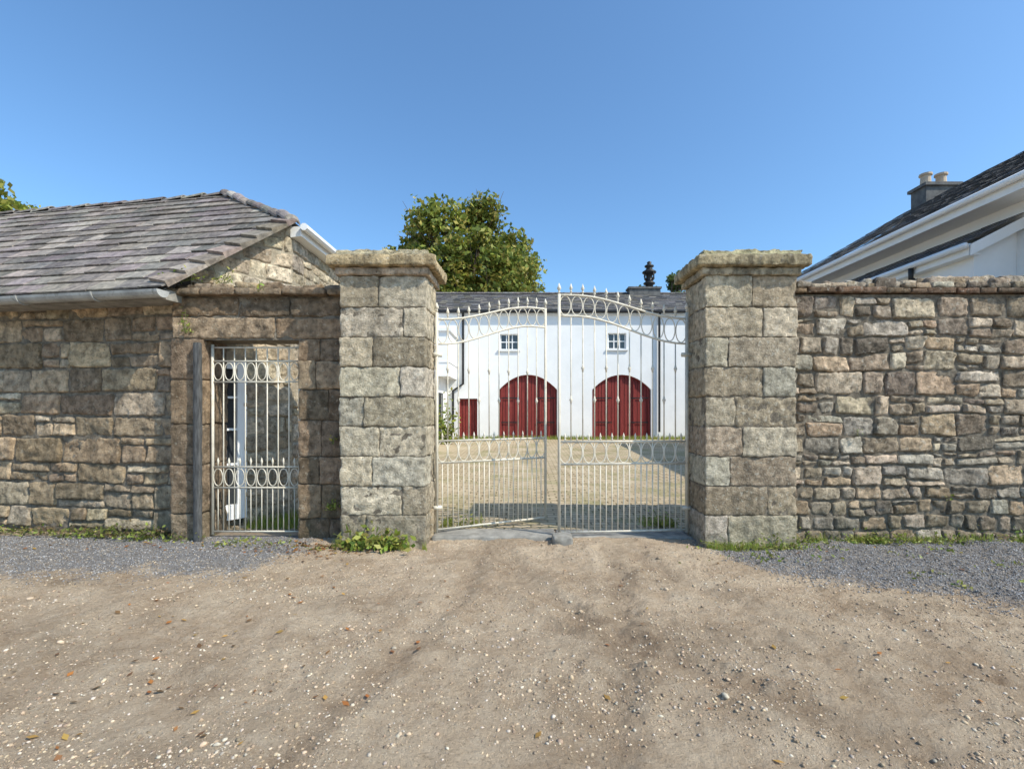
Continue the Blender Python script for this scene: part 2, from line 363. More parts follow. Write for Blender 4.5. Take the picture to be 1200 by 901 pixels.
while x<8.6:
    w=R(.12,.34); rbox(mb,x+.005,x+w-.005,.26+R(-.03,.03),.7,3.095,3.15+R(0,.03),vcol(random.choice(RC),.25,.02),.02,.018,.04); x+=w
for k in range(300):
    x=R(3.3,8.5); y=R(.35,.75); g_=(x-3.2)/5.4; h=3.13+.05*R(.2,1)+g_*.24*R(.4,1.05); s=R(.05,.13)
    rbox(mb,x-s,x+s,y-s*.8,y+s*.8,3.08,h,vcol(random.choice(RC),.25,.02),.03,.026,.045)
mb.obj('coping_stones',STONE,e,True)

# ------------------------------------------------------------ left wall (with doorway)
LC=[(.45,.345,.235),(.38,.295,.21),(.51,.40,.28),(.35,.265,.185),(.46,.375,.28),(.54,.45,.34)]
DC=[(.29,.215,.145),(.33,.255,.18),(.245,.185,.13)]
e=empty('stone_wall')
mpL=lambda u,z,h:(u,.32-h,z)
K=(-4.30,.44); ang=math.radians(8.5); du=(-math.cos(ang),math.sin(ang)); dn=(-math.sin(ang),-math.cos(ang))
def mpY(u,z,h):
    s=-u; return (K[0]+du[0]*s+dn[0]*h, K[1]+du[1]*s+dn[1]*h, z)
mb=MB()
rubble(mb,-4.8,0,.05,2.98,mpY,(.24,.36),(.3,.7),.25,LC,.03,.008,.07,.03)
rubble(mb,-4.8,0,-.1,.05,mpY,(.12,.16),(.2,.4),.0,DC,.045,.010,.2)
rubble(mb,-4.33,-2.14,2.74,3.0,mpL,(.24,.3),(.4,.8),.2,DC,.02,.007,.05)
rubble(mb,-4.33,-2.14,2.47,2.74,mpL,(.27,.27),(.9,1.4),.0,DC,.02,.005,.03)
mb.obj('stone_face',STONEL,e,True)
mb=MB()
z=-.1
for hh in (.42,.6,.5,.55,.5):
    rbox(mb,-4.33,-3.93+R(-.01,.01),.275,.78,z+.003,z+hh-.003,vcol(random.choice(DC),.2,.02),.014,.014,.03); z+=hh
z=-.1
for hh in (.36,.42,.34,.45,.38,.35,.27):
    xs=-2.76+R(.22,.4)
    rbox(mb,-2.76,xs-.003,.275+R(-.01,.01),.62,z+.003,z+hh-.003,vcol(random.choice(DC+LC[:2]),.2,.02),.014,.014,.03)
    rbox(mb,xs+.003,-2.12,.275+R(-.01,.01),.62,z+.003,z+hh-.003,vcol(random.choice(DC+LC[:2]),.2,.02),.014,.014,.03); z+=hh
mb.obj('doorway_jambs',STONEL,e,True)
mb=MB(); mortar(mb,-4.8,0,-.1,3.0,mpY); mortar(mb,-4.33,-2.14,2.46,3.0,mpL)
mb.hexa([mpY(-4.8,-.1,-.03),mpY(-.02,-.1,-.03),mpY(-.02,-.1,-.45),mpY(-4.8,-.1,-.45),mpY(-4.8,2.98,-.03),mpY(-.02,2.98,-.03),mpY(-.02,2.98,-.45),mpY(-4.8,2.98,-.45)])
mb.box(-4.33,-2.14,.35,.76,2.47,2.99); mb.box(-4.3,-3.97,.31,.76,-.1,2.47); mb.box(-2.72,-2.14,.31,.6,-.1,2.47)
mb.obj('mortar_core',MORTAR,e)
mb=MB(); x=-4.34
while x<-2.14:
    w=min(R(.3,.6),-2.14-x)
    if -2.14-x-w<.12: w=-2.14-x
    rbox(mb,x+.005,x+w-.005,.2+R(-.015,.015),.75,3.0,3.075+R(0,.015),vcol(random.choice(DC+LC[:1]),.2,.02),.018,.014,.04)
    x+=w
x=-4.3
while x<-2.16:
    w=min(R(.14,.3),-2.15-x); rbox(mb,x+.004,x+w-.004,.3+R(-.02,.04),.72,3.07,3.14+R(0,.04),vcol(random.choice(DC+LC),.25,.02),.025,.02,.04); x+=w
mb.obj('coping_stones',STONEL,e,True)
mb=MB(); rbox(mb,-4.0,-3.925,.20,.27,-.05,2.42,(1,1,1),.008,.004,.06); mb.obj('weathered_post',POSTM,None,True)

# ------------------------------------------------------------ gates
def gate_leaf(name,h,f,zt,zl,zm1,zm2,zb,nbar,free_top,hinge_top):
    mb=MB(); h=Vector((h[0],h[1],0)); f=Vector((f[0],f[1],0))
    Pt=lambda s,z:tuple(h.lerp(f,s)+Vector((0,0,z))); W=(f-h).length; dr=(f-h).normalized()
    def bar(s,z0,z1,r=.0085,n=6): mb.tube([Pt(s,z0),Pt(s,z1)],r,n)
    def spear(s,z,r=.024,l=.13):
        mb.tube([Pt(s,z),Pt(s,z+l*.22),Pt(s,z+l*.36),Pt(s,z+l*.5),Pt(s,z+l)],[.008,.008,r*.5,r,.001],6)
        mb.tube([Pt(s,z+l*.12),Pt(s,z+l*.22)],.016,6)
    def oval(s,z,rx,rz,r=.007):
        c=Vector(Pt(s,z)); mb.tube([c+dr*math.cos(a)*rx+Vector((0,0,math.sin(a)*rz)) for a in [2*math.pi*i/20 for i in range(20)]],r,5,closed=True)
    mb.tube([Pt(0,zb-.03),Pt(0,hinge_top)],.024,4); mb.tube([Pt(1,zb-.03),Pt(1,free_top)],.024,4); spear(0,hinge_top,.03,.13); spear(1,free_top,.03,.14)
    S=[i/24 for i in range(25)]
    for fn in (zt,zl): mb.tube([Pt(s,fn(s)) for s in S],.015,4)
    for z in (zm1,zm2,zb): mb.tube([Pt(0,z),Pt(1,z)],.016,4)
    for i in range(1,nbar):
        s=i/nbar; bar(s,zm1,zl(s)); bar(s,zt(s),zt(s)+.03); spear(s,zt(s)+.02)
        zc=2.12 if i%2 else 1.72
        mb.tube([Pt(s,zc-.05),Pt(s,zc-.02),Pt(s,zc),Pt(s,zc+.02),Pt(s,zc+.05)],[.009,.014,.024,.014,.009],6)
    for i in range(nbar):
        s=(i+.5)/nbar; g=zt(s)-zl(s); oval(s,(zt(s)+zl(s))/2,W/nbar*.47,g/2-.012); oval(s,(zm1+zm2)/2,W/nbar*.47,(zm1-zm2)/2-.012)
        spear(s,zm1+.01,.016,.10)
    for i in range(1,nbar*2):
        bar(i/nbar/2,zb,zm2,.0075)
        if i%2==0: bar(i/nbar/2,zm2,zm1,.006)
    for z in (.35,2.3): mb.tube([Pt(-.03,z),Pt(.04,z)],.03,6)
    mb.obj(name,CREAM,None,True)
sm=lambda s:.5-.5*math.cos(math.pi*min(1,s*1.12))
gate_leaf('iron_gate',(2.10,.5),(.46,.36),lambda s:2.76+.27*sm(s),lambda s:2.44+.33*sm(s),1.2,.92,.07,11,3.04,2.84)
gate_leaf('iron_gate',(-1.09,.5),(.33,1.2),lambda s:2.76+.27*sm(s),lambda s:2.44+.33*sm(s),1.2,.92,.07,11,3.04,2.84)
mb=MB(); gy_=.42; X0,X1=-3.90,-2.80
for z in (.07,.62,.88,1.95,2.21,2.38): mb.tube([(X0,gy_,z),(X1,gy_,z)],.013,4)
for x in (X0,X1): mb.tube([(x,gy_,.03),(x,gy_,2.42)],.02,4)
nb=8
for i in range(1,nb):
    x=X0+(X1-X0)*i/nb; mb.tube([(x,gy_,.07),(x,gy_,2.38)],.0075,6)
for i in range(nb):
    x=X0+(X1-X0)*(i+.5)/nb
    mb.tube([(x,gy_,.07),(x,gy_,.62)],.0065,5)
    mb.tube([(x,gy_,.88),(x,gy_,.92),(x,gy_,.95),(x,gy_,1.0)],[.007,.007,.015,.001],6)
    for zc in (.75,2.08): mb.tube([(x+.057*math.cos(a),gy_,zc+.108*math.sin(a)) for a in [2*math.pi*k/20 for k in range(20)]],.0065,5,closed=True)
mb.obj('pedestrian_gate',CREAM,None,True)

# ------------------------------------------------------------ roofs
def slates(mb,O,u,v,poly,ex=.22,sw=.3,cols=((.12,.115,.12),),th=.012,var=.25,rag=.006):
    O=Vector(O);u=Vector(u).normalized();v=Vector(v).normalized();n=u.cross(v).normalized()
    if n.z<0: n=-n
    def rg(t):
        xs=[]
        for i in range(len(poly)):
            (a,b),(c,d)=poly[i],poly[(i+1)%len(poly)]
            if (b-t)*(d-t)<=0 and abs(d-b)>1e-9: xs.append(a+(c-a)*(t-b)/(d-b))
        return (min(xs),max(xs)) if xs else None
    vmin=min(p[1] for p in poly)+1e-4; vmax=max(p[1] for p in poly)-1e-4; t=vmin; k=0
    while t<vmax-.02:
        t1=min(t+ex,vmax); a0,b0=rg(t); a1,b1=rg(t1); lo,hi=min(a0,a1),max(b0,b1); x=lo-(sw*.5 if k%2 else 0)
        while x<hi:
            w=sw*R(.85,1.15); xa,xb=x+.003,x+w-.003
            cl=lambda q,a,b:min(max(q,a),b)
            A0,B0,A1,B1=cl(xa,a0,b0),cl(xb,a0,b0),cl(xa,a1,b1),cl(xb,a1,b1)
            if B0-A0>.01 or B1-A1>.01:
                l=R(.018,.034); d=R(-rag,rag)
                f=lambda uu,vv,h:tuple(O+u*uu+v*vv+n*h)
                mb.hexa([f(A0,t+d-.02,l),f(B0,t+d-.02,l+R(-.006,.006)),f(B1,t1,.004),f(A1,t1,.004),f(A0,t+d-.02,l+th),f(B0,t+d-.02,l+th+R(-.004,.004)),f(B1,t1,.004+th),f(A1,t1,.004+th)],vcol(random.choice(cols),var,.03))
            x+=w
        t=t1;k+=1
e=empty('stone_outbuilding')
E=Vector((-4.24,.06,3.06)); yaw=math.radians(9.8); a=Vector((-math.cos(yaw),math.sin(yaw),0)); hn=Vector((math.sin(yaw),math.cos(yaw),0))
A=Vector((-5.33,3.0,5.44)); hd=(A-E).dot(hn); vv=(hn*hd+Vector((0,0,A.z-E.z))).normalized(); vl=(hn*hd+Vector((0,0,A.z-E.z))).length
uA=(A-E).dot(a); V=Vector((-3.349,1.424,4.334)); uV=(V-E).dot(a); vV=(V-E).dot(vv); Vp=E+a*uV+vv*vV
poly=[(-.05,-.05),(7,-.05),(7,vl),(uA,vl),(uV,vV)]
SC=[(.215,.19,.17),(.25,.22,.195),(.175,.16,.15),(.29,.255,.225),(.215,.185,.18)]
mb=MB(); slates(mb,E,a,vv,poly,.25,.36,SC,.02,.32,.014); mb.obj('roof_slates',SLATE,e)
mb=MB(); n=a.cross(vv); n=n if n.z>0 else -n
und=[E+a*p[0]+vv*p[1]-n*.01 for p in poly]; mb.add([tuple(p) for p in und],[(0,1,2,3,4)],(.1,.1,.1))
A2=Vector((-5.4,9,5.44)); V2=Vector((-3.30,9,4.33)); Rr=E+a*7+vv*vl
mb.add([tuple(A),tuple(Vp),tuple(V2),tuple(A2)],[(0,1,2,3)],(.13,.12,.12))
B2=Rr+Vector((.45,2.7,-2.4)); mb.add([tuple(A),tuple(Rr),tuple(B2),tuple(A2+Vector((-3,0,-2.4))),tuple(A2)],[(0,1,2,3,4)],(.13,.12,.12))
mb.obj('roof_underside',SLATE,e)
def ridge(mb,p,q,L=.38,r=.10,cols=SC,lift=.03,jit=.0):
    p=Vector(p);q=Vector(q);D=(q-p).length;d=(q-p)/D;t=0
    side=d.cross(Vector((0,0,1))).normalized(); up=side.cross(d)
    while t<D-.02:
        t1=min(D,t+L); c=vcol(random.choice(cols),.3); vs=[];k=8; rr=r*R(.95,1.08); l0=lift+R(-jit,jit); l1=lift+R(-jit,jit)+jit*1.5
        for tt,ex,ll in ((t,0,l1),(t1+.02,-.012,l0)):
            for j in range(k+1):
                an=math.pi*j/k; vs.append(tuple(p+d*tt+side*math.cos(an)*(rr+ex)+up*(math.sin(an)*(rr+ex)*.75+ll-.05)))
            for j in range(k+1):
                an=math.pi*j/k; vs.append(tuple(p+d*tt+side*math.cos(an)*(rr+ex-.02)+up*(math.sin(an)*(rr+ex-.02)*.75+ll-.05)))
        m=k+1; fs=[]
        for j in range(k):
            fs.append((j,j+1,2*m+j+1,2*m+j)); fs.append((j,m+j,m+j+1,j+1)); fs.append((2*m+j,2*m+j+1,3*m+j+1,3*m+j))
        mb.add(vs,fs,c); t=t1
mb=MB(); ridge(mb,A,Rr,.42,.10,SC,.03,.014); ridge(mb,A+Vector((0,0,.01)),Vp,.3,.11,SC,.04,.022)
D=(Vp-E).length; t=0; dd=(Vp-E)/D; sd_=dd.cross(n).normalized()
if sd_.x<0: sd_=-sd_
while t<D-.05:
    o=E+dd*t; t1=min(t+.27,D); q=E+dd*t1; c=vcol((.27,.23,.19),.3)
    up=n*.05; w=.24
    mb.hexa([tuple(o-sd_*w),tuple(o+sd_*.08),tuple(q+sd_*.08),tuple(q-sd_*w),tuple(o-sd_*w+up*1.7),tuple(o+sd_*.08+up*1.6),tuple(q+sd_*.08+up*.8),tuple(q-sd_*w+up*.8)],c); t=t1
mb.obj('ridge_and_verge_tiles',SLATE,e)
w0=Vector((-4.2,.46,0)); w1=Vector((-3.42,1.50,0)); wd=(w1-w0); wl=wd.length; wd/=wl; wn=Vector((wd.y,-wd.x,0))
mpE=lambda u,z,h:(w0.x+wd.x*u+wn.x*h, w0.y+wd.y*u+wn.y*h, z)
def roofz(u):
    p=Vector(mpE(u,0,0)); t=(p-E).dot(hn)/hd; return E.z+t*(A.z-E.z)
OC=[(.54,.46,.34),(.47,.39,.29),(.58,.50,.38),(.49,.43,.34)]
mb=MB()
rubble(mb,.62,wl,.0,2.3,mpE,(.2,.3),(.2,.4),.3,OC,.02)
z=2.3
while z<4.5:
    u=0
    while u<wl-.02:
        w=min(R(.2,.4),wl-u)
        if wl-u-w<.1: w=wl-u
        tl,tr=min(z+.23,roofz(u)-.03),min(z+.23,roofz(u+w)-.03)
        if tr>z+.05:
            tl=max(tl,z+.02); patch(mb,[(u+.007,z+.007),(u+w-.007,z+.007),(u+w-.007,tr-.007),(u+.007,tl)],mpE,vcol(random.choice(OC),.22,.02),.018,.05,.010)
        u+=w
    z+=.23
mpS=lambda u,z,h:(-3.42+h,u,z)
rubble(mb,1.5,6.5,0,4.15,mpS,(.22,.32),(.3,.5),.2,OC,.02)
mb.obj('stone_walls',STONE,e,True)
mb=MB()
for i in range(12):
    u0,u1=wl*i/12,wl*(i+1)/12
    mb.quad(mpE(u0,0 if u0>.6 else 2.2,0),mpE(u1,0 if u0>.6 else 2.2,0),mpE(u1,roofz(u1)-.012,0),mpE(u0,roofz(u0)-.012,0))
mb.quad(mpS(1.5,0,0),mpS(9,0,0),mpS(9,4.3,0),mpS(1.5,4.3,0))
mb.quad(mpE(0,0,-.15),mpE(.62,0,-.15),mpE(.62,2.3,-.15),mpE(0,2.3,-.15)); mb.obj('mortar',gmat('pale_mortar',(.3,.25,.18),(.42,.36,.27),9,bs=.8,bscale=40,bd=.02),e)
mb=MB()
def db(u0,u1,z0,z1,h0,h1): mb.hexa([mpE(u0,z0,h1),mpE(u1,z0,h1),mpE(u1,z0,h0),mpE(u0,z0,h0),mpE(u0,z1,h1),mpE(u1,z1,h1),mpE(u1,z1,h0),mpE(u0,z1,h0)])
db(.54,.66,.12,2.25,-.05,.02); db(.0,.07,.12,2.25,-.05,.02); db(.07,.54,2.15,2.25,-.05,.018); db(.07,.54,.12,.32,-.05,.018)
for z in (.85,1.32,1.75): db(.07,.54,z,z+.03,-.04,.01)
db(.28,.33,.32,2.15,-.045,.014)
mb.obj('white_glazed_door',PVC,e)
mb=MB(); mb.quad(mpE(.05,.2,-.035),mpE(.56,.2,-.035),mpE(.56,2.2,-.035),mpE(.05,2.2,-.035)); mb.obj('door_glass',GLASS,e)
mb=MB(); mb.hexa([(-3.42,1.45,4.14),(-3.26,1.45,4.16),(-3.26,9,4.16),(-3.42,9,4.14),(-3.42,1.45,4.30),(-3.26,1.45,4.30),(-3.26,9,4.30),(-3.42,9,4.30)]); mb.tube([(-3.2,1.4,4.28),(-3.2,9,4.28)],.055,8); mb.obj('white_fascia_and_gutter',PVC,e)
mb=MB(); g0=E+Vector((.06,-.10,-.07)); g1=g0+a*7
side=hn*-1; vs=[];m=9
for q in (g0,g1):
    for rr in (.085,.073):
        for j in range(m):
            an=math.pi*j/(m-1); vs.append(tuple(q+side*math.cos(an)*rr-Vector((0,0,math.sin(an)*rr))))
fs=[]
for j in range(m-1): fs+=[(j,j+1,2*m+j+1,2*m+j),(m+j,3*m+j,3*m+j+1,m+j+1)]
fs+=[tuple(range(m)),tuple(range(2*m,3*m)),(0,2*m,3*m,m),(m-1,2*m-1,4*m-1,3*m-1)]
mb.add(vs,fs)
for t in (.9,2.0,3.1,4.4): 
    q=g0+a*t; pts=[q+side*math.cos(math.pi*j/8)*.095-Vector((0,0,math.sin(math.pi*j/8)*.095)) for j in range(9)]; mb.tube(pts,.012,4)
mb.obj('gutter',GUTTER,e)
mb=MB(); f0=E+hn*.02; Zv=lambda k:Vector((0,0,k))
mb.hexa([tuple(q) for q in (f0+Zv(-.15),f0+hn*.5+Zv(-.15),f0+hn*.5+a*7+Zv(-.15),f0+a*7+Zv(-.15),f0+Zv(-.03),f0+hn*.5+Zv(-.03),f0+hn*.5+a*7+Zv(-.03),f0+a*7+Zv(-.03))]); mb.obj('eave_board',CONC,e)

# ------------------------------------------------------------ coach house
e=empty('coach_house'); FY=15.9
mb=MB()
def band(x0,x1,z0,z1,ops,dep=.22):
    x=x0
    for (xa,xb,zb,zf) in sorted(ops):
        mb.quad((x,FY,z0),(xa,FY,z0),(xa,FY,z1),(x,FY,z1)); 
        if zb>z0: mb.quad((xa,FY,z0),(xb,FY,z0),(xb,FY,zb),(xa,FY,zb))
        N=18
        for i in range(N):
            p,q=lerp(xa,xb,i/N),lerp(xa,xb,(i+1)/N); s,t=zf((p-xa)/(xb-xa)),zf((q-xa)/(xb-xa))
            mb.quad((p,FY,s),(q,FY,t),(q,FY,z1),(p,FY,z1)); mb.quad((p,FY,s),(p,FY+dep,s),(q,FY+dep,t),(q,FY,t))
        mb.quad((xa,FY,zb),(xa,FY+dep,zb),(xa,FY+dep,zf(0)),(xa,FY,zf(0))); mb.quad((xb,FY,zb),(xb,FY,zf(1)),(xb,FY+dep,zf(1)),(xb,FY+dep,zb))
        mb.quad((xa,FY,zb),(xb,FY,zb),(xb,FY+dep,zb),(xa,FY+dep,zb)); x=xb
    mb.quad((x,FY,z0),(x1,FY,z0),(x1,FY,z1),(x,FY,z1))
arch=lambda sp,ap:(lambda s:sp+(ap-sp)*(max(0,1-abs(2*s-1)**2.1)))
D1=(-1.04,1.57,.2,arch(2.5,3.17)); D2=(3.15,5.8,.2,arch(2.5,3.17)); D3=(-2.84,-2.02,.2,lambda s:2.1)
W1=(-1.0,-.16,4.3,lambda s:5.0); W2=(3.86,4.68,4.33,lambda s:5.04)
band(-8,12.5,0,3.7,[D1,D2,D3]); band(-8,12.5,3.7,5.95,[W1,W2])
mb.quad((-8,FY+6,0),(12.5,FY+6,0),(12.5,FY+6,5.95),(-8,FY+6,5.95)); 
for x in (-8,12.5): mb.add([(x,FY,0),(x,FY+6,0),(x,FY+6,5.95),(x,FY+3.3,7.5),(x,FY,5.95)],[(0,1,2,3,4)])
mb.obj('white_walls',WHITE,e)
mb=MB(); mb.box(-9,12.6,FY-.12,FY-.003,5.86,5.98); mb.obj('eave_board',PVC,e)
mb=MB(); mb.tube([(-8,FY-.2,5.98),(12.5,FY-.2,5.98)],.07,8); mb.tube([(6.14,FY-.2,5.95),(6.14,FY-.1,5.7),(6.14,FY-.1,.6)],.05,8)
mb.tube([(-2.65,FY-.2,5.95),(-2.65,FY-.1,5.7),(-2.65,FY-.1,2.75),(-3.1,FY-.1,2.45),(-3.1,FY-.1,.4)],.055,8)
mb.obj('black_downpipes',BLACK,e)
sl=math.atan2(7.54-5.98,3.5)
mb=MB(); slates(mb,(-8.2,FY-.2,5.99),(1,0,0),(0,math.cos(sl),math.sin(sl)),[(0,0),(21,0),(21,4.05),(0,4.05)],.24,.34,[(.13,.13,.14),(.18,.17,.17),(.11,.11,.115),(.2,.185,.16)],.01,.25)
yr=FY-.2+4.05*math.cos(sl); zr=5.99+4.05*math.sin(sl)
mb.quad((-8.2,yr,zr),(12.8,yr,zr),(12.8,FY+6.2,5.99),(-8.2,FY+6.2,5.99),(.13,.13,.14)); mb.obj('slate_roof',SLATE,e)
mb=MB(); ridge(mb,(-8.2,yr,zr+.03),(12.8,yr,zr+.03),.45,.12,[(.16,.15,.15)]); mb.obj('ridge_tiles',SLATE,e)
def planks(mb,xa,xb,zb,zf,n):
    for i in range(n):
        p,q=lerp(xa,xb,i/n)+.010,lerp(xa,xb,(i+1)/n)-.010; s,t=zf(i/n),zf((i+1)/n); y=FY+.15+R(0,.008); cc=vcol((1,1,1),.2,.03)
        mb.add([(p,y,zb),(q,y,zb),(q,y,t-.01),(p,y,s-.01)],[(0,1,2,3)],cc)
        mb.quad((p,y,zb),(p,y,s-.01),(p,y+.03,s-.01),(p,y+.03,zb)); mb.quad((q,y,zb),(q,y+.03,zb),(q,y+.03,t-.01),(q,y,t-.01))
for d in (D1,D2):
    mb=MB(); planks(mb,d[0],d[1],.28,d[3],18)
    N=20; pts=[(lerp(d[0],d[1],i/N),FY+.13,d[3](i/N)-.03) for i in range(N+1)]; mb.tube([(d[0]+.04,FY+.13,.28)]+pts[1:-1]+[(d[1]-.04,FY+.13,.28)],.05,4)
    xm=(d[0]+d[1])/2; mb.box(xm-.04,xm+.04,FY+.10,FY+.149,.28,3.1)
    for x in (d[0]+.75,d[1]-.75): mb.box(x-.03,x+.03,FY+.105,FY+.149,.28,2.9)
    mb.obj('arched_coach_door',RED,e)
    mb=MB(); mb.box(d[0]-.02,d[1]+.02,FY+.2,FY+.24,.2,3.3); mb.obj('door_backing',BLACK,e)
    mb=MB()
    for z in (1.0,2.1):
        for s in (1,-1):
            x0=d[0]+.1 if s>0 else d[1]-.1; mb.box(min(x0,x0+s*.8),max(x0,x0+s*.8),FY+.09,FY+.104,z,z+.05)
    mb.obj('strap_hinges',BLACK,e)
mb=MB(); planks(mb,D3[0],D3[1],.28,D3[3],6); mb.box(D3[0],D3[0]+.06,FY+.1,FY+.149,.28,2.08); mb.box(D3[1]-.06,D3[1],FY+.1,FY+.149,.28,2.08); mb.box(D3[0]+.06,D3[1]-.06,FY+.1,FY+.149,2.02,2.08); mb.obj('small_red_door',RED,e)
for w in (W1,W2):
    xa,xb,za,zt_=w[0],w[1],w[2],w[3](0)
    mb=MB(); mb.box(xa,xb,FY+.15,FY+.16,za,zt_); mb.obj('window_glass',GLASS,e)
    mb=MB()
    for i in range(4): x=lerp(xa+.03,xb-.03,i/3); mb.box(x-.022,x+.022,FY+.1,FY+.149,za,zt_)
    for z in (za+.02,(za+zt_)/2,zt_-.02): mb.box(xa,xb,FY+.105,FY+.147,z-.022,z+.022)
    mb.box(xa-.08,xb+.08,FY-.08,FY+.1,za-.08,za-.003); mb.obj('window_frame',PVC,e)
mb=MB(); mb.box(-5.4,-2.95,FY-2.3,FY-.003,2.95,4.75); mb.obj('projecting_bay',WHITE,e)
mb=MB(); mb.box(-5.5,-2.86,FY-2.4,FY-.006,4.753,4.85); mb.box(-5.4,-2.92,FY-2.33,FY-.01,3.5,3.56); mb.obj('bay_trim',PVC,e)
mb=MB(); mb.box(-5.4,-3.42,6.5,FY-.01,.0,2.947); mb.obj('side_wing_wall',WHITE,e)
mb=MB(); mb.box(-3.415,-3.39,FY-2.2,FY-1.0,.3,2.3); mb.obj('dark_side_doorway',GLASS,e)
cx=(759-612)/560*25.3; mb=MB(); cy=yr
mb.box(cx-1.1,cx+.5,cy-.3,cy+.3,7.2,7.85); mb.box(cx-1.16,cx+.56,cy-.36,cy+.36,7.853,7.95); mb.obj('chimney_stack',STACK,e)
mb=MB(); prof=[(.20,7.95),(.2,8.1),(.3,8.16),(.3,8.22),(.18,8.3),(.16,8.6),(.28,8.68),(.36,8.74),(.36,8.8),(.2,8.9),(.14,9.0),(.24,9.06),(.24,9.12),(.1,9.2),(.12,9.3),(.02,9.36)]
mb.tube([(cx,cy,p[1]) for p in prof],[p[0] for p in prof],12); 
for an in range(4):
    q=an*math.pi/2+.5; mb.tube([(cx+.16*math.cos(q),cy+.16*math.sin(q),8.3),(cx+.34*math.cos(q),cy+.34*math.sin(q),8.5),(cx+.3*math.cos(q),cy+.3*math.sin(q),8.75)],.035,5)
mb.obj('ornate_chimney_cowl',BLACK,e,True)

# ------------------------------------------------------------ white house (right)
e=empty('white_house'); y0,y1=1.2,10.9
mb=MB(); mb.box(9.0,18,y0,y1-.3,0,5.5); mb.add([(9,y0,5.5),(18,y0,5.5),(13.4,y0,8.3)],[(0,1,2)]); mb.add([(9,y1-.3,5.5),(18,y1-.3,5.5),(13.4,y1-.3,8.3)],[(0,1,2)])
mb.box(8.22,8.997,3.1,y1-.4,0,4.45); mb.add([(8.22,3.1,4.45),(9,3.1,4.45),(9,3.1,5.0)],[(0,1,2)]); mb.obj('white_walls',WHITE,e)
NS=[(.095,.10,.11),(.11,.115,.127),(.085,.09,.10)]
mb=MB(); c_,s_=math.cos(math.atan(.577)),math.sin(math.atan(.577))
slates(mb,(8.4,y0-.3,5.6),(0,1,0),(c_,0,s_),[(0,0),(10,0),(10,5.77),(0,5.77)],.25,.3,NS,.008,.15)
mb.quad((13.4,y0-.3,8.48),(18.4,y0-.3,5.6),(18.4,y1,5.6),(13.4,y1,8.48),(.08,.085,.1))
c2,s2=math.cos(math.atan(.53)),math.sin(math.atan(.53))
slates(mb,(8.0,2.95,4.6),(0,1,0),(c2,0,s2),[(0,0),(7.8,0),(7.8,1.13),(0,1.13)],.25,.3,NS,.008,.15)
mb.obj('slate_roofs',SLATEN,e)
mb=MB(); mb.hexa([(8.42,y0-.28,5.33),(8.46,y0-.28,5.33),(8.46,y1,5.33),(8.42,y1,5.33),(8.42,y0-.28,5.58),(8.46,y0-.28,5.6),(8.46,y1,5.6),(8.42,y1,5.58)]); mb.box(8.463,8.997,y0-.28,y1-.02,5.35,5.38)
mb.box(8.02,8.06,2.98,y1-.2,4.38,4.585); mb.box(8.063,8.217,2.98,y1-.3,4.38,4.42)
for (xa,za,xb,zb,yy) in ((8.4,5.56,13.4,8.44,y1+.003),(8.02,4.56,9.0,5.06,2.93)): mb.hexa([(xa,yy,za-.2),(xb,yy,zb-.2),(xb,yy+.03,zb-.2),(xa,yy+.03,za-.2),(xa,yy,za),(xb,yy,zb),(xb,yy+.03,zb),(xa,yy+.03,za)])
mb.obj('white_soffits_and_fascias',PVC,e)
mb=MB(); mb.tube([(7.97,4.2,4.5),(7.97,4.2,4.28),(8.15,4.2,4.16),(8.15,4.2,.3)],.05,8); mb.tube([(7.96,5.5,4.5),(7.96,5.5,4.3),(8.15,5.5,4.2),(8.15,5.5,.3)],.045,8); mb.obj('black_downpipe',BLACK,e,True)
mb=MB(); mb.tube([(7.94,2.95,4.54),(7.94,y1-.2,4.54)],.055,8); mb.tube([(8.34,y0-.3,5.52),(8.34,y1,5.52)],.06,8); mb.obj('white_gutters',PVC,e,True)
mb=MB(); mb.box(12.85,13.9,9.6,10.2,7.6,8.72); mb.box(12.78,13.97,9.53,10.27,8.723,8.82); mb.obj('chimney_stack',STACK,e)
mb=MB()
for x in (13.1,13.6):
    mb.tube([(x,9.92,8.82+k) for k in (0,.06,.09,.34,.36,.42)],[.19,.19,.15,.135,.18,.18],12)
mb.obj('chimney_pots',CLAY,e)

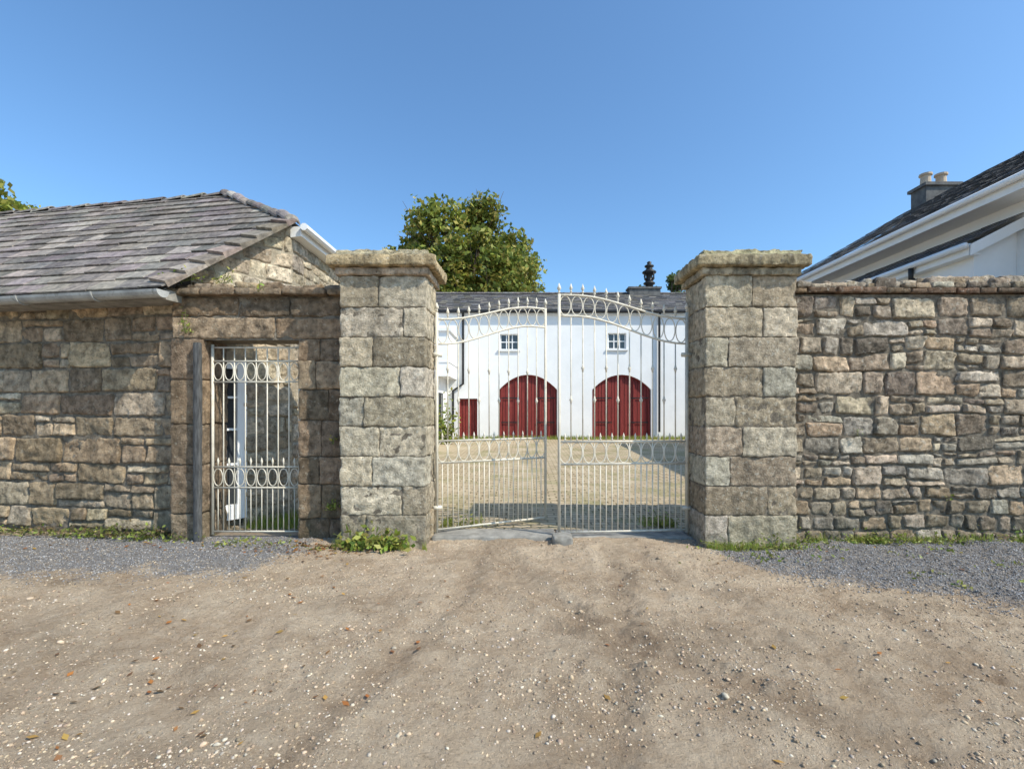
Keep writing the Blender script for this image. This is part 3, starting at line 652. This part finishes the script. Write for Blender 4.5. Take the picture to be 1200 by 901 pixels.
# ------------------------------------------------------------ trees and plants
def leaf_cloud(name,clusters,n,size,cols,parent,flat=.8):
    tot=sum(c[3]**2 for c in clusters); Cs=[];Ps=[]
    for (x,y,z,r) in clusters:
        k=int(n*r*r/tot); d=rng.normal(size=(k,3)); d/=np.linalg.norm(d,axis=1)[:,None]
        rad=r*(rng.uniform(.2,1,k)**.5)
        lump=1+.3*np.sin(d[:,0]*5+x)*np.cos(d[:,1]*6+y)+.2*np.sin(d[:,2]*9+z)
        p=d*(rad*lump)[:,None]*np.array([1,1,flat])+np.array([x,y,z]); Ps.append(p)
        tone=rng.uniform(.75,1.25); idx=rng.integers(0,len(cols),k); base=np.array(cols)[idx]; Cs.append(base*(tone*rng.uniform(.7,1.3,k))[:,None])
    P=np.concatenate(Ps);C=np.concatenate(Cs);N=len(P)
    a=rng.normal(size=(N,3)); a/=np.linalg.norm(a,axis=1)[:,None]; b=rng.normal(size=(N,3)); b-=a*(a*b).sum(1)[:,None]; b/=np.linalg.norm(b,axis=1)[:,None]
    s=size*rng.uniform(.6,1.3,N)[:,None]
    V=np.stack([P-a*s,P-b*s*.55,P+a*s,P+b*s*.55],1)
    me=bpy.data.meshes.new(name); me.vertices.add(N*4); me.vertices.foreach_set('co',V.ravel()); me.loops.add(N*4); me.loops.foreach_set('vertex_index',np.arange(N*4)); me.polygons.add(N)
    me.polygons.foreach_set('loop_start',np.arange(0,N*4,4)); me.polygons.foreach_set('loop_total',np.full(N,4)); me.update(calc_edges=True)
    ca=me.color_attributes.new('Col','FLOAT_COLOR','POINT'); CC=np.ones((N,4,4)); CC[...,:3]=C[:,None,:]; ca.data.foreach_set('color',CC.ravel().astype(np.float32))
    me.materials.append(LEAF); o=bpy.data.objects.new(name,me); sc.collection.objects.link(o)
    if parent: o.parent=parent
def tree(name,x,y,h,r,zc,n,size,cols,seed,ncl=34,vs_=.9,cr0=.12,cr1=.24):
    random.seed(seed); e=empty(name); mb=MB(); tr=h*.028
    mb.tube([(x,y,0),(x+.1,y,h*.15),(x-.1,y+.1,h*.35),(x,y,h*.6)],[tr*1.5,tr,tr*.85,tr*.5],10)
    cl=[]
    for i in range(ncl):
        th=R(0,6.28); ph=R(-.5,1); q=R(.4,.92)
        cx,cy,cz=x+r*q*math.cos(th)*math.sqrt(max(.05,1-ph*ph*.8)),y+r*q*math.sin(th)*math.sqrt(max(.05,1-ph*ph*.8)),zc+r*vs_*ph*q
        cr=r*R(cr0,cr1); cl.append((cx,cy,cz,cr)); st=Vector((x,y,h*R(.22,.5))); en=Vector((cx,cy,cz)); md=st.lerp(en,.5)+Vector((0,0,-.03*h))
        mb.tube([st,md,en],[tr*.45,tr*.28,tr*.08],5)
        for k in range(3):
            mb.tube([md.lerp(en,.4),en+Vector((R(-1,1),R(-1,1),R(-1,1)))*cr],[tr*.16,.01],4)
    mb.obj('trunk_and_limbs',BARK,e,True); leaf_cloud('foliage',cl,n,size,cols,e)
GC=[(.22,.26,.045),(.18,.22,.04),(.29,.29,.06),(.12,.16,.03),(.33,.28,.065)]
tree('broadleaf_tree',-4.1,26.5,15.4,6.2,9.6,46000,.17,GC,3,80,.88)
tree('broadleaf_tree',-26.7,16.5,12.8,5.2,8.2,18000,.17,[(.26,.29,.05),(.32,.31,.07),(.19,.23,.04)],5,60)
tree('conifer_tree',10.6,30,12.6,2.4,9.2,12000,.12,[(.09,.13,.04),(.13,.17,.05)],9,34,1.1)
random.seed(21)
def plants(name,spots,cols,size=.03):
    mb=MB()
    for (x,y,z,rx,rz,n,up) in spots:
        for i in range(n):
            p=Vector((x+random.gauss(0,rx),y+random.gauss(0,.06),z+abs(random.gauss(0,rz)))); s=size*R(.5,1.4)
            a=Vector((R(-1,1),R(-1,1),R(-.3,1))).normalized(); b=a.cross(Vector((R(-1,1),R(-1,1),R(-1,1)))).normalized()
            mb.add([tuple(p-a*s),tuple(p-b*s*.5-a*s*.2),tuple(p+a*s),tuple(p+b*s*.5-a*s*.2)],[(0,1,2,3)],vcol(random.choice(cols),.3,.1))
            if up and i%5==0: mb.tube([(x+R(-rx,rx)*.4,y,z-.02),tuple(p)],.0025,3,(.15,.17,.05))
    return mb.obj(name,LEAF)
WG=[(.24,.31,.055),(.18,.24,.04),(.32,.34,.075),(.30,.28,.075)]
plants('ivy_clump',[(-1.72,-.13,.02,.17,.09,250,True),(-1.5,-.1,.02,.08,.08,90,True),(-1.95,-.12,.02,.08,.05,60,True)],WG,.042)
sp_=[(2.5,-.06,0,.25,.04,140,True),(3.0,-.05,0,.2,.06,170,True),(1.85,.75,.05,.12,.10,140,True),(-.85,.8,.04,.15,.08,140,True),(2.6,-.5,0,.3,.015,50,False)]
for i in range(38):
    x=R(3.3,7); sp_.append((x,.17,0,R(.04,.18),R(.02,.07),int(R(15,50)),True))
for i in range(30):
    x=R(2.3,6.5); y=R(-1.9,-.1); sp_.append((x,y,.01,R(.02,.06),R(.01,.025),int(R(5,16)),False))
for i in range(22):
    x=R(-7,-2.6); sp_.append((x,R(.0,.3) if x>-4.2 else .25+(-4.3-x)*.15,0,R(.04,.15),R(.02,.06),int(R(12,40)),True))
plants('base_weeds',sp_,WG,.02)
plants('wall_fern',[(-2.28,.2,.40,.05,.05,60,True),(-4.1,.22,2.55,.03,.12,50,True),(-3.2,.2,3.05,.03,.05,20,True),(-4.2,.28,3.2,.15,.05,60,True),(-3.9,.6,3.25,.1,.08,60,True),(-2.3,.2,1.2,.02,.05,16,True),(5.2,.26,.5,.02,.04,12,True),(4.1,.24,1.3,.02,.03,10,True)],WG,.022)
plants('moss_and_litter',[(-5.2,.38,.02,.5,.06,420,False),(-4.7,.3,.05,.3,.05,220,False),(-6.3,.52,.02,.5,.04,260,False),(-2.4,-.05,.0,.3,.02,160,False)],[(.12,.15,.035),(.16,.12,.06),(.10,.085,.05),(.24,.26,.06)],.024)
plants('courtyard_shrub',[(-3.0,13.2,.3,.22,.7,500,True),(-3.2,6.4,.2,.2,.2,120,True)],WG,.08)
mb=MB()
for i in range(2600):
    x=R(-3,9); y=FY-.05-abs(random.gauss(0,.18)); h=R(.05,.22); w=.015
    mb.add([(x-w,y,.28),(x+w,y,.28),(x+R(-.05,.05),y+R(-.03,.03),.28+h)],[(0,1,2)],vcol(random.choice(WG),.3))
for k in range(900):
    x=R(-3.7,-2.6); y=.75+abs(random.gauss(0,.5)); h=R(.03,.16); mb.add([(x-.01,y,.01),(x+.01,y,.01),(x+R(-.04,.04),y,.01+h)],[(0,1,2)],vcol(random.choice(WG),.3))
for k in range(3200):
    x,y=random.choice(((2.14+abs(random.gauss(0,.5)),-.05-abs(random.gauss(0,.04))),(R(3.2,7),.24-abs(random.gauss(0,.05))),(R(3.2,7),.24-abs(random.gauss(0,.05))),(R(-2.2,-1.1),-.04-abs(random.gauss(0,.03))),(-1.1+abs(random.gauss(0,.3)),.85+abs(random.gauss(0,.2))),(2.1-abs(random.gauss(0,.3)),.85+abs(random.gauss(0,.2)))))
    if nz(x*3,0,3)<-.1: continue
    h=R(.02,.12); z=ground_z(x,y) if y<.4 else .01; mb.add([(x-.004,y,z),(x+.004,y,z),(x+R(-.03,.03),y+R(-.02,.02),z+h)],[(0,1,2)],vcol(random.choice(WG),.3))
mb.obj('grass',LEAF)
mb=MB()
for i in range(380):
    t=random.random()
    if t<.45: x,y=random.gauss(-2.35,.35),-.02-abs(random.gauss(0,.22))
    elif t<.6: x,y=R(-6,-2.3),.15-abs(random.gauss(0,.15))
    elif t<.8: x,y=R(-3.4,-.5),R(-3.5,-1.2)
    else: x,y=R(-4,5),R(-3.4,0)
    s=R(.012,.03); th=R(0,6.28); z=ground_z(x,y)+.012; d=Vector((math.cos(th),math.sin(th),R(-.3,.3)))*s; q=Vector((-math.sin(th),math.cos(th),R(-.3,.3)))*s*.55; p=Vector((x,y,z))
    mb.add([tuple(p-d),tuple(p-q),tuple(p+d),tuple(p+q)],[(0,1,2,3)],vcol(random.choice([(.42,.17,.05),(.3,.14,.06),(.45,.27,.08),(.2,.12,.06)]),.3))
mb.obj('fallen_leaves',LEAF)

# ------------------------------------------------------------ light, sky, camera
sv=Vector((2.0,-1.12,2.35)).normalized()
ld=bpy.data.lights.new('sun','SUN'); ld.energy=5.0; ld.angle=math.radians(.5); ld.color=(1,.93,.80)
lo=bpy.data.objects.new('sun',ld); lo.rotation_euler=sv.to_track_quat('Z','Y').to_euler(); lo.location=(20,-20,30); sc.collection.objects.link(lo)
w=bpy.data.worlds.new('World'); sc.world=w; w.use_nodes=True; nt=w.node_tree
sky=nt.nodes.new('ShaderNodeTexSky'); sky.sky_type='NISHITA'; sky.sun_disc=False
sky.sun_elevation=math.asin(sv.z); sky.sun_rotation=math.atan2(sv.x,sv.y); sky.air_density=1.0; sky.dust_density=1.3; sky.ozone_density=1.8
mx=nt.nodes.new('ShaderNodeMixRGB'); mx.blend_type='MULTIPLY'; mx.inputs[0].default_value=1; mx.inputs[2].default_value=(1.02,1.40,1.62,1)
nt.links.new(sky.outputs[0],mx.inputs[1])
bg=nt.nodes['Background']; nt.links.new(mx.outputs[0],bg.inputs[0]); bg.inputs[1].default_value=.145
cd=bpy.data.cameras.new('camera'); cd.lens=16.8; cd.sensor_width=36; cd.shift_x=-.01; cd.shift_y=.0246; cd.clip_end=3000; cd.clip_start=.05
co=bpy.data.objects.new('camera',cd); co.location=CAM; co.rotation_euler=(math.radians(90),0,0); sc.collection.objects.link(co); sc.camera=co
sc.view_settings.view_transform='Standard'; sc.view_settings.look='None'; sc.view_settings.exposure=0
